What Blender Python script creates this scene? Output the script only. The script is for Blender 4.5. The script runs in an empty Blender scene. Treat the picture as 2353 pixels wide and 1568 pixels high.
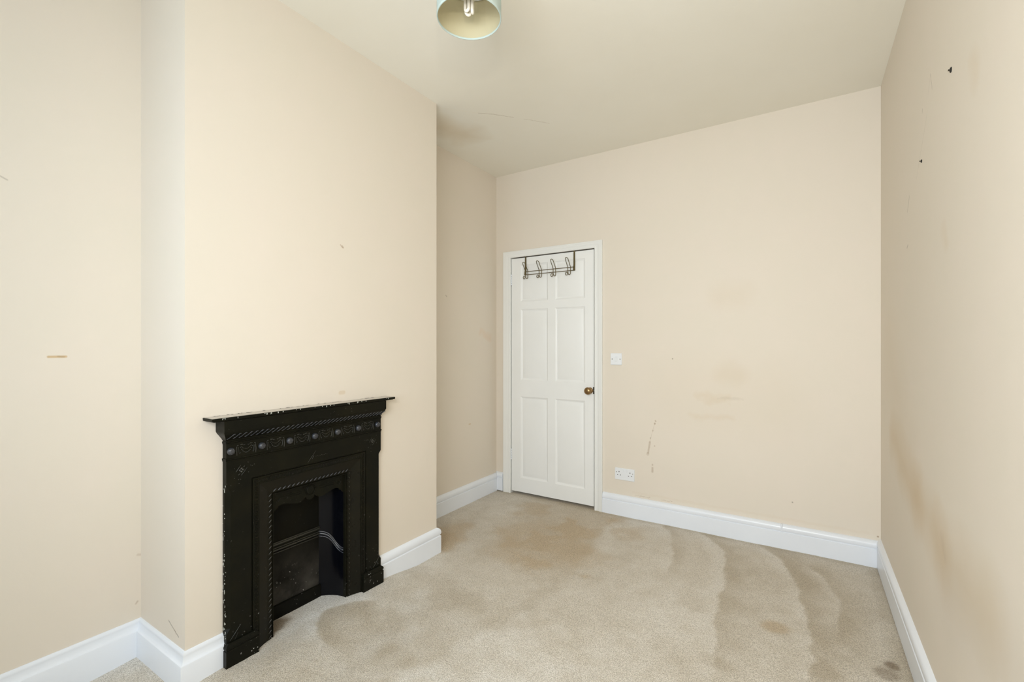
import bpy, bmesh, math, random
import numpy as np
from mathutils import Vector, Matrix
random.seed(7); np.random.seed(7)
S = bpy.context.scene
COL = S.collection
PI = math.pi

# ------------------------------------------------------------------ camera, world, lights, exposure
CAM_H = 1.244
YAW = math.radians(32.507)
cd = bpy.data.cameras.new('camera'); cam = bpy.data.objects.new('camera', cd); COL.objects.link(cam)
cam.location = (0, 0, CAM_H); cam.rotation_euler = (PI/2, 0, YAW)
cd.sensor_width = 36; cd.lens = 1056.88/2353*36; cd.shift_y = 11/2353; cd.clip_start = 0.02
S.camera = cam
S.view_settings.view_transform = 'Standard'; S.view_settings.look = 'None'
S.view_settings.gamma = 1.0; S.view_settings.use_curve_mapping = False
S.view_settings.exposure = 0.07

W = bpy.data.worlds.new('overcast_sky'); S.world = W; W.use_nodes = True
W.node_tree.nodes['Background'].inputs['Color'].default_value = (0.78, 0.88, 1.0, 1)
W.node_tree.nodes['Background'].inputs['Strength'].default_value = 1.4

def area(name, loc, target, sx, sy, power, col, spread=180):
    l = bpy.data.lights.new(name, 'AREA'); l.shape = 'RECTANGLE'; l.size = sx; l.size_y = sy
    l.energy = power; l.color = col; l.spread = math.radians(spread)
    o = bpy.data.objects.new(name, l); COL.objects.link(o); o.location = loc
    o.rotation_euler = (Vector(target)-Vector(loc)).to_track_quat('-Z', 'Y').to_euler()
    return o
# daylight coming in through the window behind the camera
area('window_daylight', (-1.0, -1.12, 1.65), (-1.0, 1.5, 1.2), 1.5, 1.7, 31, (0.60, 0.80, 1.0))
# the photographer's bare flash, held over the camera (it throws the shade's shadow on the ceiling)
area('camera_flash', (0.02, -0.02, 1.68), (-0.80, 2.8, 1.9), 0.04, 0.04, 5.2, (1.0, 0.93, 0.78))
# added large soft fill light behind the camera, no known source
area('added_soft_fill', (-0.15, -0.55, 1.55), (-0.35, 3.2, 0.9), 0.9, 0.9, 29, (0.95, 0.98, 1.0), 138)

# ------------------------------------------------------------------ room measures (metres; camera stands at x=0, y=0)
XL, XB, XR = -2.253, -1.87, 0.358       # left alcoves, chimney breast, right wall
YB, YF = 3.283, -0.80                   # door wall, window wall
YC0, YC1 = 0.758, 2.089                 # chimney breast from .. to
H = 2.70

# ------------------------------------------------------------------ helpers
def srgb(r, g, b):
    f = lambda c: (c/255/12.92) if c/255 <= .04045 else ((c/255+.055)/1.055)**2.4
    return (f(r), f(g), f(b), 1)

def tag(o, label=None, cat=None, group=None, kind=None):
    if label: o['label'] = label
    if cat: o['category'] = cat
    if group: o['group'] = group
    if kind: o['kind'] = kind
    return o

def empty(name, loc, label, cat, group=None, kind=None):
    o = bpy.data.objects.new(name, None); COL.objects.link(o); o.location = loc; o.empty_display_size = .05
    return tag(o, label, cat, group, kind)

def origin(p):
    v = Vector((0, 0, 0))
    while p: v += p.location; p = p.parent
    return v

class MB:
    """collects vertices (world coordinates) and faces, then links them as one mesh object"""
    def __init__(s): s.v = []; s.f = []
    def add(s, vs, fs):
        n = len(s.v); s.v += [tuple(v) for v in vs]; s.f += [tuple(i+n for i in f) for f in fs]; return s
    def box(s, x0, x1, y0, y1, z0, z1):
        vs = [(x, y, z) for z in (z0, z1) for y in (y0, y1) for x in (x0, x1)]
        return s.add(vs, [(0,2,3,1),(4,5,7,6),(0,1,5,4),(2,6,7,3),(0,4,6,2),(1,3,7,5)])
    def levels(s, rings, cap0=True, cap1=True):
        """loft of closed rings (lists of points of equal length)"""
        n = len(rings[0]); vs = [p for r in rings for p in r]; fs = []
        for a in range(len(rings)-1):
            for i in range(n):
                j = (i+1) % n
                fs.append((a*n+i, a*n+j, (a+1)*n+j, (a+1)*n+i))
        if cap0: fs.append(tuple(range(n))[::-1])
        if cap1: fs.append(tuple((len(rings)-1)*n+i for i in range(n)))
        return s.add(vs, fs)
    def strips(s, rows):
        """loft of open rows"""
        n = len(rows[0]); vs = [p for r in rows for p in r]; fs = []
        for a in range(len(rows)-1):
            for i in range(n-1): fs.append((a*n+i, a*n+i+1, (a+1)*n+i+1, (a+1)*n+i))
        return s.add(vs, fs)
    def tube(s, pts, r, seg=8, closed=False):
        pts = [Vector(p) for p in pts]; n = len(pts); rings = []
        rad = r if isinstance(r, (list, tuple)) else [r]*n
        up = None
        for i in range(n):
            a = pts[i-1] if (i or closed) else pts[i]; b = pts[(i+1) % n] if (i < n-1 or closed) else pts[i]
            t = (b-a).normalized()
            if up is None:
                up = Vector((0, 0, 1)) if abs(t.z) < .9 else Vector((1, 0, 0))
            u = (up - t*up.dot(t)).normalized(); up = u; w = t.cross(u)
            rings.append([pts[i]+(u*math.cos(q)+w*math.sin(q))*rad[i] for q in [2*PI*k/seg for k in range(seg)]])
        if closed:
            # pick the ring rotation that joins with the least twist
            best = min(range(seg), key=lambda k: (rings[0][k]-rings[-1][0]).length)
            rings.append(rings[0][best:]+rings[0][:best]); return s.levels(rings, False, False)
        return s.levels(rings)
    def ball(s, c, rx, ry=None, rz=None, seg=12, rows=8):
        ry = ry or rx; rz = rz or rx; c = Vector(c); rings = []
        for a in range(1, rows):
            t = PI*a/rows
            rings.append([c+Vector((rx*math.sin(t)*math.cos(q), ry*math.sin(t)*math.sin(q), -rz*math.cos(t))) for q in [2*PI*k/seg for k in range(seg)]])
        n0 = len(s.v); s.levels(rings, False, False); m = len(s.v)
        s.v += [tuple(c-Vector((0, 0, rz))), tuple(c+Vector((0, 0, rz)))]
        for k in range(seg):
            s.f.append((m, n0+(k+1) % seg, n0+k)); q = n0+(rows-2)*seg
            s.f.append((m+1, q+k, q+(k+1) % seg))
        return s
    def lathe(s, c, axis, prof, seg=24):
        """prof: (radius, distance along axis)"""
        c = Vector(c); ax = Vector(axis).normalized(); u = ax.orthogonal().normalized(); w = ax.cross(u)
        return s.levels([[c+ax*h+(u*math.cos(q)+w*math.sin(q))*r for q in [2*PI*k/seg for k in range(seg)]] for r, h in prof])
    def build(s, name, mat, parent=None, smooth=None, bevel=0, seg=2, **kw):
        o3 = origin(parent)
        me = bpy.data.meshes.new(name)
        me.from_pydata([tuple(Vector(v)-o3) for v in s.v], [], s.f); me.validate()
        bm = bmesh.new(); bm.from_mesh(me); bmesh.ops.remove_doubles(bm, verts=bm.verts, dist=1e-6)
        bmesh.ops.recalc_face_normals(bm, faces=bm.faces); bm.to_mesh(me); bm.free()
        if smooth is not None:
            for p in me.polygons: p.use_smooth = True
            if smooth < 180:
                me.set_sharp_from_angle(angle=math.radians(smooth))
        me.materials.append(mat)
        o = bpy.data.objects.new(name, me); COL.objects.link(o)
        if parent: o.parent = parent
        if bevel:
            m = o.modifiers.new('bevel', 'BEVEL'); m.width = bevel; m.segments = seg; m.limit_method = 'ANGLE'; m.angle_limit = math.radians(40)
            for p in me.polygons: p.use_smooth = True
            m.harden_normals = True
        return tag(o, **kw)

def dup(o, loc=None, parent=None):
    c = o.copy(); COL.objects.link(c)
    if parent: c.parent = parent
    if loc is not None: c.location = loc
    return c

# ------------------------------------------------------------------ materials
class NT:
    def __init__(s, name):
        s.m = bpy.data.materials.new(name); s.m.use_nodes = True; s.t = s.m.node_tree; s.n = s.t.nodes
        s.b = s.n['Principled BSDF']; s.pos = None
    def node(s, typ, **kw):
        n = s.n.new(typ)
        for k, v in kw.items(): setattr(n, k, v)
        return n
    def link(s, a, b): s.t.links.new(a, b)
    def math(s, op, a, b=None, c=None, clamp=False):
        n = s.node('ShaderNodeMath', operation=op, use_clamp=clamp)
        for i, v in enumerate((a, b, c)):
            if v is None: continue
            if isinstance(v, (int, float)): n.inputs[i].default_value = v
            else: s.link(v, n.inputs[i])
        return n.outputs[0]
    def vmath(s, op, a, b=None, out=0, scale=None):
        n = s.node('ShaderNodeVectorMath', operation=op)
        for i, v in enumerate((a, b)):
            if v is None: continue
            if isinstance(v, (tuple, list)): n.inputs[i].default_value = v
            else: s.link(v, n.inputs[i])
        if scale is not None: s.link(scale, n.inputs['Scale'])
        return n.outputs[out]
    def P(s):
        if s.pos is None: s.pos = s.node('ShaderNodeNewGeometry').outputs['Position']
        return s.pos
    def noise(s, scale, detail=3, rough=.55, vec=None, dist=0):
        n = s.node('ShaderNodeTexNoise'); n.inputs['Scale'].default_value = scale; n.inputs['Detail'].default_value = detail
        n.inputs['Roughness'].default_value = rough; n.inputs['Distortion'].default_value = dist
        s.link(vec if vec is not None else s.P(), n.inputs['Vector']); return n.outputs[0]
    def remap(s, v, a, b, c=0.0, d=1.0):
        n = s.node('ShaderNodeMapRange'); n.clamp = True
        s.link(v, n.inputs[0])
        for i, q in enumerate((a, b, c, d)): n.inputs[1+i].default_value = q
        return n.outputs[0]
    def mix(s, f, a, b, mode='MIX'):
        n = s.node('ShaderNodeMix', data_type='RGBA', blend_type=mode)
        for sock, v in ((n.inputs[0], f), (n.inputs[6], a), (n.inputs[7], b)):
            if isinstance(v, (int, float)): sock.default_value = v
            elif isinstance(v, (tuple, list)): sock.default_value = v
            else: s.link(v, sock)
        return n.outputs[2]
    def bump(s, h, strength, dist=.001, prev=None):
        n = s.node('ShaderNodeBump'); n.inputs['Strength'].default_value = strength; n.inputs['Distance'].default_value = dist
        s.link(h, n.inputs['Height'])
        if prev is not None: s.link(prev, n.inputs['Normal'])
        return n.outputs[0]
    def capsule(s, a, b, r0, r1, wob=None):
        """1 within r0 of the segment a-b, 0 beyond r1 : a mark of its own shape on the surface"""
        a = Vector(a); b = Vector(b); ba = b-a; L2 = max(ba.length_squared, 1e-8)
        pa = s.vmath('SUBTRACT', wob if wob is not None else s.P(), tuple(a))
        h = s.math('MULTIPLY', s.vmath('DOT_PRODUCT', pa, tuple(ba), out=1), 1/L2, clamp=True)
        n = s.node('ShaderNodeVectorMath', operation='SCALE'); n.inputs[0].default_value = tuple(ba); s.link(h, n.inputs['Scale'])
        d = s.vmath('LENGTH', s.vmath('SUBTRACT', pa, n.outputs[0]), out=1)
        return s.remap(d, r0, r1, 1.0, 0.0)
    def wobble(s, scale, amt):
        n = s.node('ShaderNodeTexNoise'); n.inputs['Scale'].default_value = scale; n.inputs['Detail'].default_value = 2; s.link(s.P(), n.inputs['Vector'])
        o = s.vmath('SUBTRACT', n.outputs['Color'], (.5, .5, .5))
        m = s.node('ShaderNodeVectorMath', operation='SCALE'); s.link(o, m.inputs[0]); m.inputs['Scale'].default_value = amt
        return s.vmath('ADD', s.P(), m.outputs[0])

def simple(name, col, rough=.5, metal=0, spec=.5, bumps=None):
    q = NT(name); q.b.inputs['Base Color'].default_value = col; q.b.inputs['Roughness'].default_value = rough
    q.b.inputs['Metallic'].default_value = metal; q.b.inputs['Specular IOR Level'].default_value = spec
    if bumps: q.link(q.bump(q.noise(bumps[0], 3), bumps[1], bumps[2]), q.b.inputs['Normal'])
    return q.m

WALL = srgb(230, 220, 205)
def wall_mat(name, marks=(), col=WALL):
    """matt cream emulsion with faint roller mottling; marks = (a, b, r0, r1, colour, strength, wobble)"""
    q = NT(name)
    c = q.mix(q.remap(q.noise(1.1, 4, .6), .35, .65, 0, .5), col, srgb(227, 218, 202))
    c = q.mix(q.remap(q.noise(5.5, 3, .5), .4, .7, 0, .25), c, srgb(233, 220, 207))
    wobs = {}
    for a, b, r0, r1, mc, st, wb in marks:
        if wb and wb not in wobs: wobs[wb] = q.wobble(wb[0], wb[1])
        m = q.capsule(a, b, r0, r1, wobs.get(wb))
        c = q.mix(q.math('MULTIPLY', m, st), c, mc)
    q.link(c, q.b.inputs['Base Color'])
    q.b.inputs['Roughness'].default_value = .72; q.b.inputs['Specular IOR Level'].default_value = .28
    n1 = q.bump(q.noise(9, 3, .5), .25, .004)
    n2 = q.bump(q.noise(230, 2, .5), .12, .001, n1)
    q.link(n2, q.b.inputs['Normal'])
    return q.m

GLOSS = NT('white_gloss')
GLOSS.link(GLOSS.mix(GLOSS.remap(GLOSS.noise(3, 3), .4, .7, 0, .6), srgb(237, 241, 247), srgb(232, 236, 242)), GLOSS.b.inputs['Base Color'])
GLOSS.b.inputs['Roughness'].default_value = .3; GLOSS.b.inputs['Specular IOR Level'].default_value = .45
GLOSS.link(GLOSS.bump(GLOSS.noise(60, 3), .12, .001), GLOSS.b.inputs['Normal'])
M_GLOSS = GLOSS.m
M_TRIM = simple('trim_paint', srgb(240, 240, 236), .36, bumps=(40, .1, .001))
# satin door paint, faintly yellowed
q = NT('door_paint')
q.link(q.mix(q.remap(q.noise(4, 3), .4, .7, 0, .5), srgb(243, 243, 240), srgb(239, 239, 235)), q.b.inputs['Base Color'])
q.b.inputs['Roughness'].default_value = .38; q.b.inputs['Specular IOR Level'].default_value = .4
mp = q.node('ShaderNodeMapping'); mp.inputs['Scale'].default_value = (90, 90, 3); q.link(q.P(), mp.inputs['Vector'])
q.link(q.bump(q.noise(1.0, 3, .5, mp.outputs[0]), .12, .001), q.b.inputs['Normal'])
M_DOOR = q.m
M_PLASTIC = simple('white_plastic', srgb(236, 238, 240), .28)
M_DARKHOLE = simple('dark_hole', srgb(12, 11, 10), .8)
M_SCREW = simple('screw_head', srgb(110, 105, 95), .4, .6)
M_BRONZE = simple('aged_bronze', srgb(150, 122, 84), .3, .9, bumps=(80, .05, .001))
M_WIRE = simple('dull_brass_wire', srgb(104, 92, 60), .45, .5)
M_STEEL = simple('old_latch_steel', srgb(70, 64, 52), .45, .8)
M_ADH = simple('dusty_wall_plug', srgb(28, 26, 22), .7)

# black painted iron with chips, dust and rusty warmth
def iron(name, chips=0.0, base=(20, 20, 14), rough=.34, dust=0.0, spec=.10):
    q = NT(name)
    c = q.mix(q.remap(q.noise(7, 4, .6), .4, .7, 0, .7), srgb(*base), srgb(base[0]+9, base[1]+7, base[2]+1))
    if dust:
        d = q.remap(q.noise(7, 5, .6), .30, .78, 0, dust)
        zz = q.node('ShaderNodeSeparateXYZ'); q.link(q.P(), zz.inputs[0])
        d = q.math('MULTIPLY', d, q.remap(zz.outputs[2], .10, .33, 1, 0))
        c = q.mix(d, c, srgb(120, 116, 110))
    if chips:
        zz = q.node('ShaderNodeSeparateXYZ'); q.link(q.P(), zz.inputs[0])
        low = q.remap(zz.outputs[2], .02, .30, 1, .12)
        v = q.remap(q.noise(95, 2, .5), .70, .735, 0, 1)
        big = q.remap(q.noise(8, 2, .5), .42, .62, 0, 1)
        c = q.mix(q.math('MULTIPLY', q.math('MULTIPLY', v, big), q.math('MULTIPLY', low, chips)), c, srgb(215, 214, 208))
    q.link(c, q.b.inputs['Base Color'])
    q.link(q.remap(q.noise(14, 4), .35, .7, rough-.04, rough+.16), q.b.inputs['Roughness'])
    q.b.inputs['Specular IOR Level'].default_value = spec
    n1 = q.bump(q.noise(30, 3, .5), .10, .0012)
    q.link(q.bump(q.noise(300, 2), .08, .0004, n1), q.b.inputs['Normal'])
    return q.m
M_IRON = iron('black_painted_iron', .5)
M_IRONLOW = iron('chipped_black_iron', 1.6)
M_IRONDK = iron('sooty_iron', .3, (15, 15, 11), .5, .0)
M_IRONDUST = iron('dusty_iron', .8, (19, 18, 14), .42, .42)
M_IRONGLOSS = iron('highlit_gloss_iron', .0, (36, 36, 30), .28, spec=.6)  # base raised above the plain iron to paint in highlights on the relief
M_CHEEK = simple('black_enamelled_cheek', srgb(8, 9, 14), .18, spec=.22, bumps=(7, .15, .004))
M_SPLAY = iron('polished_splay_iron', .2, (21, 20, 14), .3, spec=.17)
M_IRONHI = iron('highlight_iron', .0, (46, 48, 54), .3, spec=.8)  # paler base paints highlights onto scrolls, bosses and mouldings

# ------------------------------------------------------------------ walls
BR = srgb(160, 134, 106); TAN = srgb(206, 178, 136); GRY = srgb(150, 140, 124)
wf = (30, .010); ws = (6, .10); wfs = (60, .006)
yb = YB
back_marks = [
    ((-.891, yb, .713), (-.889, yb, .711), .003, .006, BR, .5, wfs), ((-.895, yb, .695), (-.896, yb, .692), .004, .007, BR, .55, wfs),
    ((-.909, yb, .644), (-.910, yb, .640), .003, .006, BR, .35, wfs), ((-.925, yb, .590), (-.926, yb, .586), .003, .006, BR, .35, wfs),
    ((-.895, yb, .700), (-.933, yb, .555), .0005, .003, BR, .22, None),
    ((-.930, yb, .560), (-.943, yb, .480), .004, .008, BR, .38, wfs), ((-.944, yb, .478), (-.945, yb, .472), .008, .012, BR, .25, wfs),
    ((-.897, yb, .536), (-.897, yb, .534), .003, .006, BR, .4, None),
    ((-.912, yb, .402), (-.912, yb, .398), .004, .007, BR, .35, None), ((-.912, yb, .378), (-.913, yb, .350), .003, .010, BR, .42, wfs),
    ((-.774, yb, 1.154), (-.774, yb, 1.154), .003, .006, GRY, .7, None),
    ((-.60, yb, .89), (-.44, yb, .90), .01, .05, TAN, 0.175, (10, .14)), ((-.48, yb, .90), (-.34, yb, .895), .002, .012, GRY, 0.125, (20, .05)),
    ((-.66, yb, .77), (-.40, yb, .765), .005, .03, TAN, 0.150, (12, .08)),
    ((-.44, yb, 1.06), (-.37, yb, 1.06), .02, .10, TAN, 0.125, ws), ((-.45, yb, 1.57), (-.35, yb, 1.57), .02, .12, TAN, 0.090, ws),
    ((-.7, yb, .93), (-.2, yb, .90), .10, .35, TAN, 0.065, ws),
    ((-1.03, yb, .163), (-.93, yb, .163), .001, .004, BR, .35, (90, .02)), ((-.85, yb, .163), (-.77, yb, .163), .001, .004, BR, .35, (90, .02)),
    ((-.065, yb, .29), (-.065, yb, .288), .003, .005, GRY, .6, None), ((.345, yb, .172), (.345, yb, .171), .003, .006, BR, .7, None),
    ((-1.05, yb, .18), (.3, yb, .18), .004, .012, TAN, 0.075, (30, .02)),
]
xr = XR
right_marks = [
    ((xr, 2.85, .80), (xr, 2.30, .66), .02, .17, TAN, .34, ws), ((xr, 2.30, .68), (xr, 1.93, .62), .02, .15, TAN, .28, ws),
    ((xr, 1.93, .60), (xr, 1.50, .62), .01, .17, TAN, .28, ws), ((xr, 1.85, .50), (xr, 1.35, .56), .03, .20, GRY, .10, ws),
    ((xr, 2.95, 1.2), (xr, 2.5, .8), .02, .3, TAN, .10, ws), ((xr, 1.92, .645), (xr, 1.88, .60), .002, .03, BR, .10, (20, .04)),
    ((xr, 2.074, 2.164), (xr, 2.11, 2.11), .001, .004, GRY, .18, wf), ((xr, 2.074, 2.164), (xr, 2.05, 2.10), .001, .004, GRY, .4, wf),
    ((xr, 2.12, 2.06), (xr, 2.31, 1.88), .001, .004, GRY, .18, wf), ((xr, 2.20, 2.10), (xr, 2.205, 2.09), .001, .005, GRY, .45, wf),
    ((xr, 2.45, 1.85), (xr, 2.49, 1.80), .002, .008, GRY, .3, wf), ((xr, 2.48, 1.66), (xr, 2.50, 1.65), .002, .006, GRY, .55, wf),
    ((xr, 1.62, 1.97), (xr, 1.60, 1.93), .01, .05, TAN, 0.150, ws), ((xr, 1.9, 1.6), (xr, 1.88, 1.55), .01, .04, TAN, 0.150, ws),
]
M_WALL = wall_mat('cream_emulsion')
M_WBACK = wall_mat('cream_emulsion_door_wall', back_marks)
M_WRIGHT = wall_mat('cream_emulsion_right_wall', right_marks)
M_WBREAST = wall_mat('cream_emulsion_breast', [
    ((XB, 1.412, 1.727), (XB, 1.425, 1.716), .002, .005, BR, .45, wf), ((XB, 1.422, 1.721), (XB, 1.426, 1.716), .003, .006, BR, .45, None),
    ((XB, .80, .185), (XB, .81, .19), .002, .005, BR, .5, wf), ((XB, 1.41, 1.02), (XB, 1.43, 1.02), .006, .012, TAN, .35, None)])
M_WSIDE = wall_mat('cream_emulsion_breast_side', [((-2.00, YC0, .22), (-1.92, YC0, .185), .001, .004, GRY, .7, wf), ((-1.95, YC0, .20), (-1.94, YC0, .19), .002, .005, BR, .4, wf)])
M_WLEFT = wall_mat('cream_emulsion_left', [
    ((XL, .49, 1.205), (XL, .535, 1.205), .002, .006, TAN, .9, None), ((XL, .515, 1.206), (XL, .53, 1.204), .002, .004, BR, .35, None),
    ((XL, .742, .212), (XL, .748, .220), .001, .005, BR, .4, wf), ((XL, .748, .407), (XL, .757, .404), .002, .007, BR, .25, None),
    ((XL, .37, 1.81), (XL, .39, 1.80), .001, .004, GRY, .4, None)])
M_WALC = wall_mat('cream_emulsion_alcove', [
    ((XL, 3.05, 1.35), (XL, 3.20, 1.32), .01, .04, srgb(222, 170, 120), .16, (9, .12)), ((XL, 2.62, 1.62), (XL, 2.63, 1.61), .002, .005, GRY, .5, None),
    ((XL, 2.9, .62), (XL, 2.92, .62), .003, .007, TAN, .6, None)])
# ceiling: matt off white, hairline plaster crack, faint water stain
q = NT('ceiling_paint')
c = q.mix(q.remap(q.noise(1.3, 4, .6), .35, .65, 0, .6), srgb(244, 240, 228), srgb(241, 236, 222))
cr = [(-1.891, 2.113), (-1.859, 2.164), (-1.721, 2.314), (-1.65, 2.378), (-1.567, 2.477)]
w1 = q.wobble(40, .012)
for i in range(len(cr)-1):
    c = q.mix(q.math('MULTIPLY', q.capsule((*cr[i], H), (*cr[i+1], H), .0008, .004, w1), .5 if i > 1 else .35), c, srgb(168, 150, 122) if i > 1 else srgb(245, 235, 215))
c = q.mix(q.math('MULTIPLY', q.capsule((-1.52, 2.53, H), (-1.41, 2.67, H), .0008, .004, w1), .35), c, srgb(168, 150, 122))
c = q.mix(q.math('MULTIPLY', q.capsule((-2.05, 2.35, H), (-1.98, 2.5, H), .02, .2, q.wobble(5, .2)), .35), c, srgb(206, 180, 138))
q.link(c, q.b.inputs['Base Color']); q.b.inputs['Roughness'].default_value = .85; q.b.inputs['Specular IOR Level'].default_value = .2
n1 = q.bump(q.noise(5, 3, .5), .4, .006)
q.link(q.bump(q.noise(160, 2, .5), .12, .001, n1), q.b.inputs['Normal'])
M_CEIL = q.m

def panel_wall(name, plane, c, u0, u1, z0, z1, mat, hole=None, thick=.12, sign=1, label='', open_bottom=False):
    """wall slab; plane 'x' or 'y' at coordinate c, extends away from the room by thick*sign; one rectangular hole"""
    us = [u0, u1]; zs = [z0, z1]
    if hole: us = [u0, hole[0], hole[1], u1]; zs = sorted(set([z0, hole[2], hole[3], z1]))
    m = MB(); P = (lambda d, u, z: (c+d, u, z)) if plane == 'x' else (lambda d, u, z: (u, c+d, z))
    for d in (0, thick*sign):
        for i in range(len(us)-1):
            for k in range(len(zs)-1):
                if hole and us[i] >= hole[0]-1e-9 and us[i+1] <= hole[1]+1e-9 and zs[k] >= hole[2]-1e-9 and zs[k+1] <= hole[3]+1e-9: continue
                m.add([P(d, us[i], zs[k]), P(d, us[i+1], zs[k]), P(d, us[i+1], zs[k+1]), P(d, us[i], zs[k+1])], [(0, 1, 2, 3)])
    def rim(a, b, e, f):
        t = thick*sign
        m.add([P(0, a, e), P(t, a, e), P(t, b, f), P(0, b, f)], [(0, 1, 2, 3)])
    rim(u0, u0, z0, z1); rim(u1, u1, z0, z1); rim(u0, u1, z0, z0); rim(u0, u1, z1, z1)
    if hole:
        a, b, e, f = hole
        rim(a, a, e, f); rim(b, b, e, f); rim(a, b, f, f); rim(a, b, e, e)
    o = m.build(name, mat); return tag(o, label, 'wall', kind='structure')

DX0, DX1, DZ = -2.105, -1.335, 1.99       # door opening
panel_wall('wall_back', 'y', YB, XL, XR, -.05, H, M_WBACK, (DX0, DX1, -.05, DZ), .12, 1, 'cream painted door wall with drip stains beside the socket')
panel_wall('wall_right', 'x', XR, YF-.12, YB+.12, -.05, H, M_WRIGHT, None, .12, 1, 'long cream wall on the right with brown scuffs and two black nail holes')
panel_wall('wall_left', 'x', XL, YF-.12, YC0, -.05, H, M_WLEFT, None, .12, -1, 'cream wall at the left edge, before the chimney breast')
panel_wall('wall_left_alcove', 'x', XL, YC1, YB+.12, -.05, H, M_WALC, None, .12, -1, 'cream alcove wall between chimney breast and door')
FO = (1.055, 1.461, -.05, .655)
panel_wall('wall_chimney_breast', 'x', XB, YC0+.10, YC1, -.05, H, M_WBREAST, FO, .10, -1, 'cream chimney breast front above the black fireplace')
m = MB(); m.box(XL, XB, YC0, YC0+.10, -.05, H)
o = m.build('wall_chimney_near_side', M_WSIDE); tag(o, 'narrow cream return of the chimney breast facing the window', 'wall', kind='structure')
m = MB(); m.box(XL-.0, XB-.10, YC1-.10, YC1, -.05, H)
o = m.build('wall_chimney_far_side', M_WALL); tag(o, 'cream return of the chimney breast facing the door', 'wall', kind='structure')
WX0, WX1, WZ0, WZ1 = -1.72, -.28, .82, 2.42
panel_wall('wall_front', 'y', YF, XL, XR, -.05, H, M_WALL, (WX0, WX1, WZ0, WZ1), .22, -1, 'cream window wall behind the camera')
# chimney void behind the grate
m = MB(); m.box(-2.20, -2.16, FO[0]-.1, FO[1]+.1, -.05, 1.0)
tag(m.build('wall_flue', M_IRONDK), 'dark back of the chimney flue', 'wall', kind='structure')
m = MB(); m.box(XL-.12, XR+.12, YF-.22, YB+.30, H, H+.1)
tag(m.build('ceiling', M_CEIL), 'off-white plaster ceiling with a hairline crack', 'ceiling', kind='structure')
# landing behind the door, its dark colour standing in for shade
m = MB(); m.box(DX0-.2, DX1+.2, YB+.28, YB+.30, -.05, H); m.box(DX0-.22, DX0-.2, YB+.12, YB+.30, -.05, H); m.box(DX1+.2, DX1+.22, YB+.12, YB+.30, -.05, H)
tag(m.build('wall_landing', simple('landing_shade', srgb(90, 80, 65), .8)), 'unlit landing wall behind the door', 'wall', kind='structure')

# window behind the camera
win = empty('window_1', ((WX0+WX1)/2, YF, WZ0), 'white sash window behind the camera', 'window', kind='structure')
m = MB(); y0, y1 = YF-.12, YF-.06
for a, b, e, f in ((WX0, WX0+.06, WZ0, WZ1), (WX1-.06, WX1, WZ0, WZ1), (WX0+.06, WX1-.06, WZ0, WZ0+.06), (WX0+.06, WX1-.06, WZ1-.06, WZ1)): m.box(a, b, y0, y1, e, f)
zm = (WZ0+WZ1)/2; xm = (WX0+WX1)/2
m.box(WX0+.06, WX1-.06, y0, y1, zm-.025, zm+.025); m.box(xm-.02, xm+.02, y0, y1, WZ0+.06, zm-.025); m.box(xm-.02, xm+.02, y0, y1, zm+.025, WZ1-.06)
m.build('window_frame', M_GLOSS, win)
q = NT('window_glass'); tr = q.node('ShaderNodeBsdfTransparent'); gl = q.node('ShaderNodeBsdfGlossy'); gl.inputs['Roughness'].default_value = .02
mx = q.node('ShaderNodeMixShader'); mx.inputs[0].default_value = .06; q.link(tr.outputs[0], mx.inputs[1]); q.link(gl.outputs[0], mx.inputs[2])
q.link(mx.outputs[0], q.n['Material Output'].inputs[0]); M_GLASS = q.m
for a, b in ((WX0+.06, xm-.02), (xm+.02, WX1-.06)):
    for e, f in ((WZ0+.06, zm-.025), (zm+.025, WZ1-.06)):
        MB().box(a, b, YF-.092, YF-.088, e, f).build('pane', M_GLASS, win)
m = MB(); m.box(WX0-.05, WX1+.05, YF-.06, YF+.05, WZ0-.035, WZ0); m.build('window_sill', M_GLOSS, win, bevel=.004)

# ------------------------------------------------------------------ floor (carpet) : one grid mesh
def fbm(X, Y, scale, octs=4, seed=0):
    out = np.zeros_like(X); amp = 1; tot = 0
    for o_ in range(octs):
        rs = np.random.RandomState(seed*17+o_); G = rs.rand(64, 64)
        x = X*scale*(2**o_)+11.3*o_; y = Y*scale*(2**o_)+5.7*o_
        xi = np.floor(x).astype(int); yi = np.floor(y).astype(int); fx = x-xi; fy = y-yi
        fx = fx*fx*(3-2*fx); fy = fy*fy*(3-2*fy)
        g = lambda a, b: G[a % 64, b % 64]
        v = g(xi, yi)*(1-fx)*(1-fy)+g(xi+1, yi)*fx*(1-fy)+g(xi, yi+1)*(1-fx)*fy+g(xi+1, yi+1)*fx*fy
        out += v*amp; tot += amp; amp *= .55
    return out/tot
def sst(a, b, x): t = np.clip((x-a)/(b-a), 0, 1); return t*t*(3-2*t)
gx = np.arange(XL-.01, XR+.02, .0115); gy = np.arange(YF-.01, YB+.14, .0115)
X, Y = np.meshgrid(gx, gy)
# the carpet climbs over the hearth slab in front of the grate
hump = .031*(1-sst(-1.80, -1.50, X+.05*np.sin(Y*5)))*sst(.55, .86, Y)*(1-sst(1.64, 1.95, Y))
hump = hump*np.where((X < XB) & ((Y < FO[0]) | (Y > FO[1])), 0.6, 1)
Z = hump+(fbm(X, Y, 3, 3, 5)-.5)*.006*sst(0, .1, X-XL)+(fbm(X, Y, 30, 2, 6)-.5)*.0016
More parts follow.
